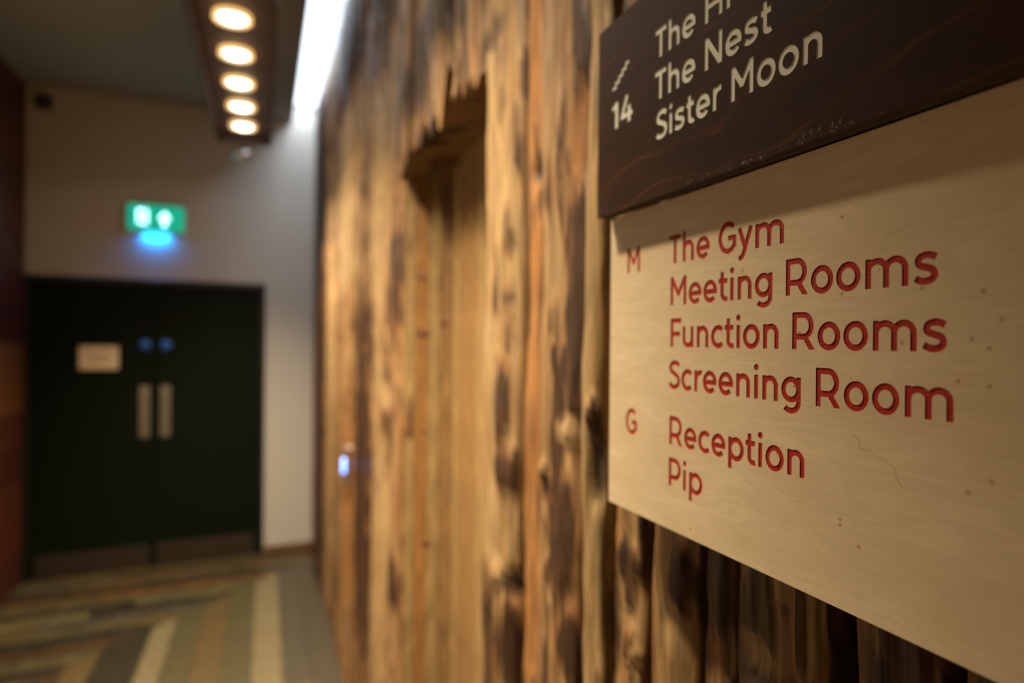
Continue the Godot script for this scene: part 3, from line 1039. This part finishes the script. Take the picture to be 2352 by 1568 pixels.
func dark_board() -> void:
	var t := thing("direction_board", "dark stained plywood direction board with engraved cream lettering and worn edges", "sign", Vector3(DARK_X, DARK_BASE, -DARK_LEFT), -PI / 2)
	var w := 1440
	var h := 400
	var a := noise(31, 1.0, 3)
	var b := noise(32, 1.0, 2)
	var c := noise(33, 1.0, 2)
	var d := PackedByteArray()
	d.resize(w * h * 3)
	var at := 0
	for y in h:
		var yy := float(y) / h * DARK_H
		for x in w:
			var xx := float(x) / w * DARK_W
			var f := a.get_noise_2d(xx * 5.0, yy * 16.0)
			var ph := fposmod(yy * 30.0 + xx * 3.0 + f * 0.5, 1.0)
			var ring := sst(0.86, 0.97, ph) * (1.0 - sst(0.97, 1.0, ph)) * (0.4 + 0.6 * absf(f) * 2.0)
			var fib := b.get_noise_2d(xx * 30.0 + yy * 8.0, yy * 700.0)
			var blot := c.get_noise_2d(xx * 9.0, yy * 30.0)
			var v := 1.0 + 0.16 * f + 0.22 * fib + 0.12 * blot
			d[at] = clampi(int(50.0 * v + 34.0 * ring), 0, 255)
			d[at + 1] = clampi(int(25.0 * v + 17.0 * ring), 0, 255)
			d[at + 2] = clampi(int(11.0 * v + 1.0 * ring), 0, 255)
			at += 3
	var im := Image.create_from_data(w, h, false, Image.FORMAT_RGB8, d)
	var px := func(u: float, y: float) -> Vector2: return Vector2((DARK_LEFT - u) / DARK_W * w, (1.0 - (y - DARK_BASE) / DARK_H) * h)
	var chip := Color(0.66, 0.64, 0.55)
	# chipped stain along the lower edge
	for k in 46:
		var u := rng.randf_range(0.265, 0.45)
		var p: Vector2 = px.call(u, DARK_BASE + rng.randf_range(0.0012, 0.0032))
		for j in rng.randi_range(1, 3):
			put(im, p + Vector2(rng.randf_range(-2, 2), rng.randf_range(-2, 2)), rng.randf_range(0.5, 1.1), chip, 0.75)
	for u in [0.323, 0.317, 0.31, 0.3005, 0.2945]:
		for j in 5:
			put(im, px.call(u + rng.randf_range(-0.001, 0.001), DARK_BASE + 0.0045 + j * 0.0006), 0.8, chip, 0.85)
	# rubbed corner and knocks at the far end
	for k in 30:
		put(im, px.call(0.5945 - absf(rng.randfn(0, 0.006)), DARK_BASE + 0.002 + absf(rng.randfn(0, 0.012))), rng.randf_range(0.8, 2.4), Color(0.42, 0.38, 0.30), 0.4)
	for p in [[0.578, 1.8105], [0.565, 1.8115], [0.577, 1.82], [0.568, 1.838], [0.585, 1.962], [0.581, 1.963], [0.589, 1.89], [0.588, 1.9], [0.47, 1.893]]:
		for j in 4:
			put(im, px.call(p[0] + rng.randf_range(-0.002, 0.002), p[1] + rng.randf_range(-0.001, 0.001)), rng.randf_range(1.0, 2.2), Color(0.40, 0.37, 0.29), 0.35)
	put(im, px.call(0.3545, 1.8710), 1.0, chip, 0.9)
	put(im, px.call(0.3560, 1.8711), 0.8, chip, 0.8)
	var mat := board_material("dark_plywood", im, DARK_W, DARK_H, 0.45, 0.03)
	mat.metallic_specular = 0.3
	var lines := [
		["The Hi", 0.4930, 1.9282, 0.0985, 0.088, "engraved cream words The Hi"],
		["The Nest", 0.4930, 1.8918, 0.1415, 0.088, "engraved cream words The Nest"],
		["Sister Moon", 0.4905, 1.8570, 0.182, 0.088, "engraved cream words Sister Moon"],
		["14", 0.5685, 1.8885, 0.0385, 0.098, "engraved cream number 14"],
	]
	for l in lines:
		l[1] = DARK_LEFT - l[1]
		l[2] = l[2] - DARK_BASE
	# a little flight of stairs
	var steps := []
	var sx := DARK_LEFT - 0.5680
	var sy := 1.9290 - DARK_BASE
	steps.append(Vector2(sx, sy))
	for k in 4:
		steps.append(Vector2(sx + 0.0062 * (k + 1), sy + 0.0041 * k))
		steps.append(Vector2(sx + 0.0062 * (k + 1), sy + 0.0041 * (k + 1)))
	steps.append(Vector2(sx + 0.0062 * 5, sy + 0.0041 * 4))
	carved("face_ply", t, Vector2(DARK_W, DARK_H), 0.0036, mat, mats["cream_paint"], lines, [[steps, "engraved cream stairs symbol", 0.0016]])
	var edge := smat("dark_ply_edge", Color(0.03, 0.017, 0.009), 0.6)
	var edge2 := smat("dark_ply_core", Color(0.055, 0.03, 0.016), 0.6)
	for k in 3:
		var ins := 0.0006 if k % 2 == 0 else 0.0
		box("ply", Vector3(ins, ins, -0.0156 + 0.004 * k), Vector3(DARK_W - ins, DARK_H - ins, -0.0116 + 0.004 * k), edge if k % 2 == 1 else edge2, t, 0.0004)
	for x in [0.10, 0.55]:
		box("batten", Vector3(x, 0.02, -0.044), Vector3(x + 0.03, 0.17, -0.0156), mats["backing"], t, 0.001)


# ==================================================================== lamps
func spot_trough(called: String, us: Array, un: float, uf: float, label: String, second: bool) -> void:
	var t := thing(called, label, "light", Vector3(LAMP_X, LAMP_Y, 0))
	var hw := 0.163
	# a round-ended trough: plate above, a rim all the way round
	var pts := round_rect(-hw, -uf, hw, -un, 0.07, 8)
	var st := start()
	add_prism(st, pts, 0.012, 0.05)
	var flat := Transform3D(Basis(Vector3(1, 0, 0), Vector3(0, 0, 1), Vector3(0, 1, 0)), Vector3.ZERO)
	inst("plate", done(st), mats["trough"], t).transform = flat
	var inner := round_rect(-hw + 0.018, -uf + 0.018, hw - 0.018, -un - 0.018, 0.055, 8)
	st = start()
	var n := pts.size()
	for k in n:
		var a := pts[k]
		var b := pts[(k + 1) % n]
		var c := inner[(k + 1) % n]
		var d := inner[k]
		var o := Vector3((b - a).y, -(b - a).x, 0)
		var z0 := -0.022
		var z1 := 0.06
		quad(st, Vector3(a.x, a.y, z0), Vector3(b.x, b.y, z0), Vector3(b.x, b.y, z1), Vector3(a.x, a.y, z1), o)
		quad(st, Vector3(d.x, d.y, z0), Vector3(c.x, c.y, z0), Vector3(c.x, c.y, z1), Vector3(d.x, d.y, z1), -o)
		quad(st, Vector3(a.x, a.y, z0), Vector3(b.x, b.y, z0), Vector3(c.x, c.y, z0), Vector3(d.x, d.y, z0), Vector3(0, 0, -1))
		quad(st, Vector3(a.x, a.y, z1), Vector3(b.x, b.y, z1), Vector3(c.x, c.y, z1), Vector3(d.x, d.y, z1), Vector3(0, 0, 1))
	inst("rim", done(st), mats["trough_rim"], t).transform = flat
	for z in [-un - 0.3, -uf + 0.3]:
		box("stem", Vector3(-0.02, 0.05, z - 0.02), Vector3(0.02, CEIL - LAMP_Y, z + 0.02), mats["trough_rim"], t, 0.004)
	var power := [7.2, 5.8, 4.4, 3.8, 3.6] if second else [2.0, 2.0, 2.2, 3.2, 6.0]
	for k in us.size():
		var z: float = -us[k]
		var ring := inst("reflector", lathe([Vector2(0.070, 0.012), Vector2(0.072, -0.006), Vector2(0.063, -0.009), Vector2(0.046, 0.006)], 32), mats["ring_lit_glow"], t, "golden reflector ring with lamplight put in as glow")
		ring.position = Vector3(0, 0, z)
		inst("lens", lathe([Vector2(0.0, -0.014), Vector2(0.022, -0.012), Vector2(0.040, -0.005), Vector2(0.046, 0.008), Vector2(0.0, 0.009)], 28), mats["lamp_face"], ring, "bright round spotlight face")
		var l := SpotLight3D.new()
		l.name = "spotlight"
		l.light_color = Color(1.0, 0.91, 0.76)
		l.light_energy = power[k]
		l.light_size = 0.038
		l.spot_angle = 43.0 if second else 57.0
		l.spot_angle_attenuation = 1.0
		l.spot_range = 8.0
		l.spot_attenuation = 2.0
		l.shadow_enabled = true
		t.add_child(l, true)
		l.position = Vector3(0, -0.006, z)
		l.rotation.x = -PI / 2


func unseen_wall_lamp() -> void:
	# a lamp out of view on the opposite wall, placed to lighten the boards' shadows
	var t := thing("unseen_wall_lamp", "unseen flat lamp on the opposite wall, lightening the shadows of the boards", "light", Vector3(LEFT_X, 1.72, -2.5), PI / 2)
	box("back_plate", Vector3(-0.26, -0.36, 0.0), Vector3(0.26, 0.36, 0.03), mats["black_plastic"], t, 0.004)
	box("diffuser", Vector3(-0.24, -0.34, 0.03), Vector3(0.24, 0.34, 0.05), glow("opal", Color(1.0, 0.75, 0.48), 1.0), t, 0.006)
	var l := AreaLight3D.new()
	l.name = "unseen_wall_lamp_light"
	l.area_size = Vector2(0.46, 0.66)
	l.light_color = Color(1.0, 0.86, 0.66)
	l.light_energy = 1.0
	l.shadow_enabled = true
	t.add_child(l, true)
	l.position = Vector3(0, 0, 0.056)
	l.rotation.y = PI


func exit_sign() -> void:
	var t := thing("exit_sign", "green illuminated exit sign on the wall above the double door", "sign", wall_point(0.79, 2.455), atan2(0.072903, 0.997339))
	var st := start()
	add_prism(st, round_rect(-0.185, 0.0, 0.185, 0.195, 0.02), 0.0, 0.045)
	inst("body", done(st), mats["grey_plastic"], t)
	st = start()
	add_prism(st, round_rect(-0.183, 0.002, 0.183, 0.193, 0.018), 0.045, 0.049)
	var fc := inst("face", done(st), mats["exit_green"], t, "glowing green face")
	# doorway with a running figure left out of the white, and an arrow
	st = start()
	add_prism(st, round_rect(-0.120, 0.050, -0.056, 0.158, 0.004), 0.049, 0.0505)
	inst("doorway_symbol", done(st), mats["exit_white"], fc, "glowing white doorway")
	st = start()
	var man := PackedVector2Array([Vector2(-0.105, 0.048), Vector2(-0.095, 0.048), Vector2(-0.083, 0.085), Vector2(-0.070, 0.075), Vector2(-0.066, 0.050), Vector2(-0.056, 0.050), Vector2(-0.060, 0.085), Vector2(-0.076, 0.100), Vector2(-0.072, 0.118), Vector2(-0.056, 0.108), Vector2(-0.052, 0.115), Vector2(-0.072, 0.132), Vector2(-0.090, 0.128), Vector2(-0.100, 0.108), Vector2(-0.093, 0.104), Vector2(-0.088, 0.115), Vector2(-0.092, 0.090)])
	for k in man.size():
		man[k] += Vector2(-0.010, 0.002)
	add_prism(st, man, 0.0505, 0.0515)
	add_prism(st, PackedVector2Array(arc(-0.078, 0.147, 0.010, 0.010, 0, 340, 16)), 0.0505, 0.0515)
	inst("figure_symbol", done(st), mats["exit_green"], fc, "green running figure")
	st = start()
	add_prism(st, PackedVector2Array([Vector2(0.040, 0.045), Vector2(0.066, 0.045), Vector2(0.066, 0.095), Vector2(0.093, 0.095), Vector2(0.053, 0.150), Vector2(0.013, 0.095), Vector2(0.040, 0.095)]), 0.049, 0.0505)
	inst("arrow_symbol", done(st), mats["exit_white"], fc, "glowing white arrow")
	box("downlight_lens", Vector3(-0.085, -0.010, 0.010), Vector3(0.085, 0.001, 0.040), mats["exit_blue"], t, 0.003, "blue glowing lens")
	var l := AreaLight3D.new()
	l.name = "downlight"
	l.area_size = Vector2(0.16, 0.03)
	l.light_color = Color(0.0, 0.56, 1.0)
	l.light_energy = 0.16
	l.shadow_enabled = true
	t.add_child(l, true)
	l.position = Vector3(0, -0.013, 0.026)
	l.rotation.x = -PI / 2
	var g := AreaLight3D.new()
	g.name = "face_light"
	g.area_size = Vector2(0.34, 0.17)
	g.light_color = Color(0.2, 0.9, 0.8)
	g.light_energy = 0.06
	g.shadow_enabled = true
	t.add_child(g, true)
	g.position = Vector3(0, 0.097, 0.055)
	g.rotation.y = PI


func call_button() -> void:
	var t := thing("call_button", "small blue glowing call button on the timber wall", "button", Vector3(0.345, 1.108, -3.05), -PI / 2)
	var st := start()
	add_prism(st, round_rect(-0.045, -0.09, 0.045, 0.09, 0.01), -0.075, -0.002)
	inst("plate", done(st), mats["chrome"], t)
	st = start()
	add_prism(st, round_rect(-0.010, -0.033, 0.010, 0.033, 0.0098), -0.003, 0.006)
	inst("indicator", done(st), mats["button_blue"], t, "blue glowing lens")
	var l := OmniLight3D.new()
	l.name = "glow"
	l.light_color = Color(0.3, 0.55, 1.0)
	l.light_energy = 0.004
	l.light_size = 0.015
	l.shadow_enabled = true
	t.add_child(l, true)
	l.position = Vector3(0, 0, 0.025)


func small_things() -> void:
	var t := thing("motion_sensor", "small black dome sensor high on the end wall by the corner", "sensor", wall_point(0.10, 3.30), atan2(0.072903, 0.997339))
	var d := inst("dome", lathe([Vector2(0.0, 0.06), Vector2(0.022, 0.056), Vector2(0.038, 0.04), Vector2(0.044, 0.015), Vector2(0.044, 0.0)], 20), mats["black_plastic"], t)
	d.transform = Transform3D(Basis(Vector3(1, 0, 0), Vector3(0, 0, 1), Vector3(0, -1, 0)), Vector3(0, 0, 0.008))
	box("base", Vector3(-0.05, -0.05, 0.0), Vector3(0.05, 0.05, 0.01), mats["black_plastic"], t, 0.004)
	var s := thing("round_fitting", "pale round detector hanging beyond the far end of the spotlight trough", "fitting", Vector3(LAMP_X - 0.02, 2.85, -4.62))  # a small round chrome fitting, its kind unknown
	inst("dome", lathe([Vector2(0.0, 0.0), Vector2(0.03, 0.003), Vector2(0.052, 0.014), Vector2(0.06, 0.03), Vector2(0.06, 0.045), Vector2(0.0, 0.047)], 28), mats["chrome"], s)
	inst("stem", lathe([Vector2(0.008, 0.045), Vector2(0.008, CEIL - 2.85)], 12), mats["trough_rim"], s)
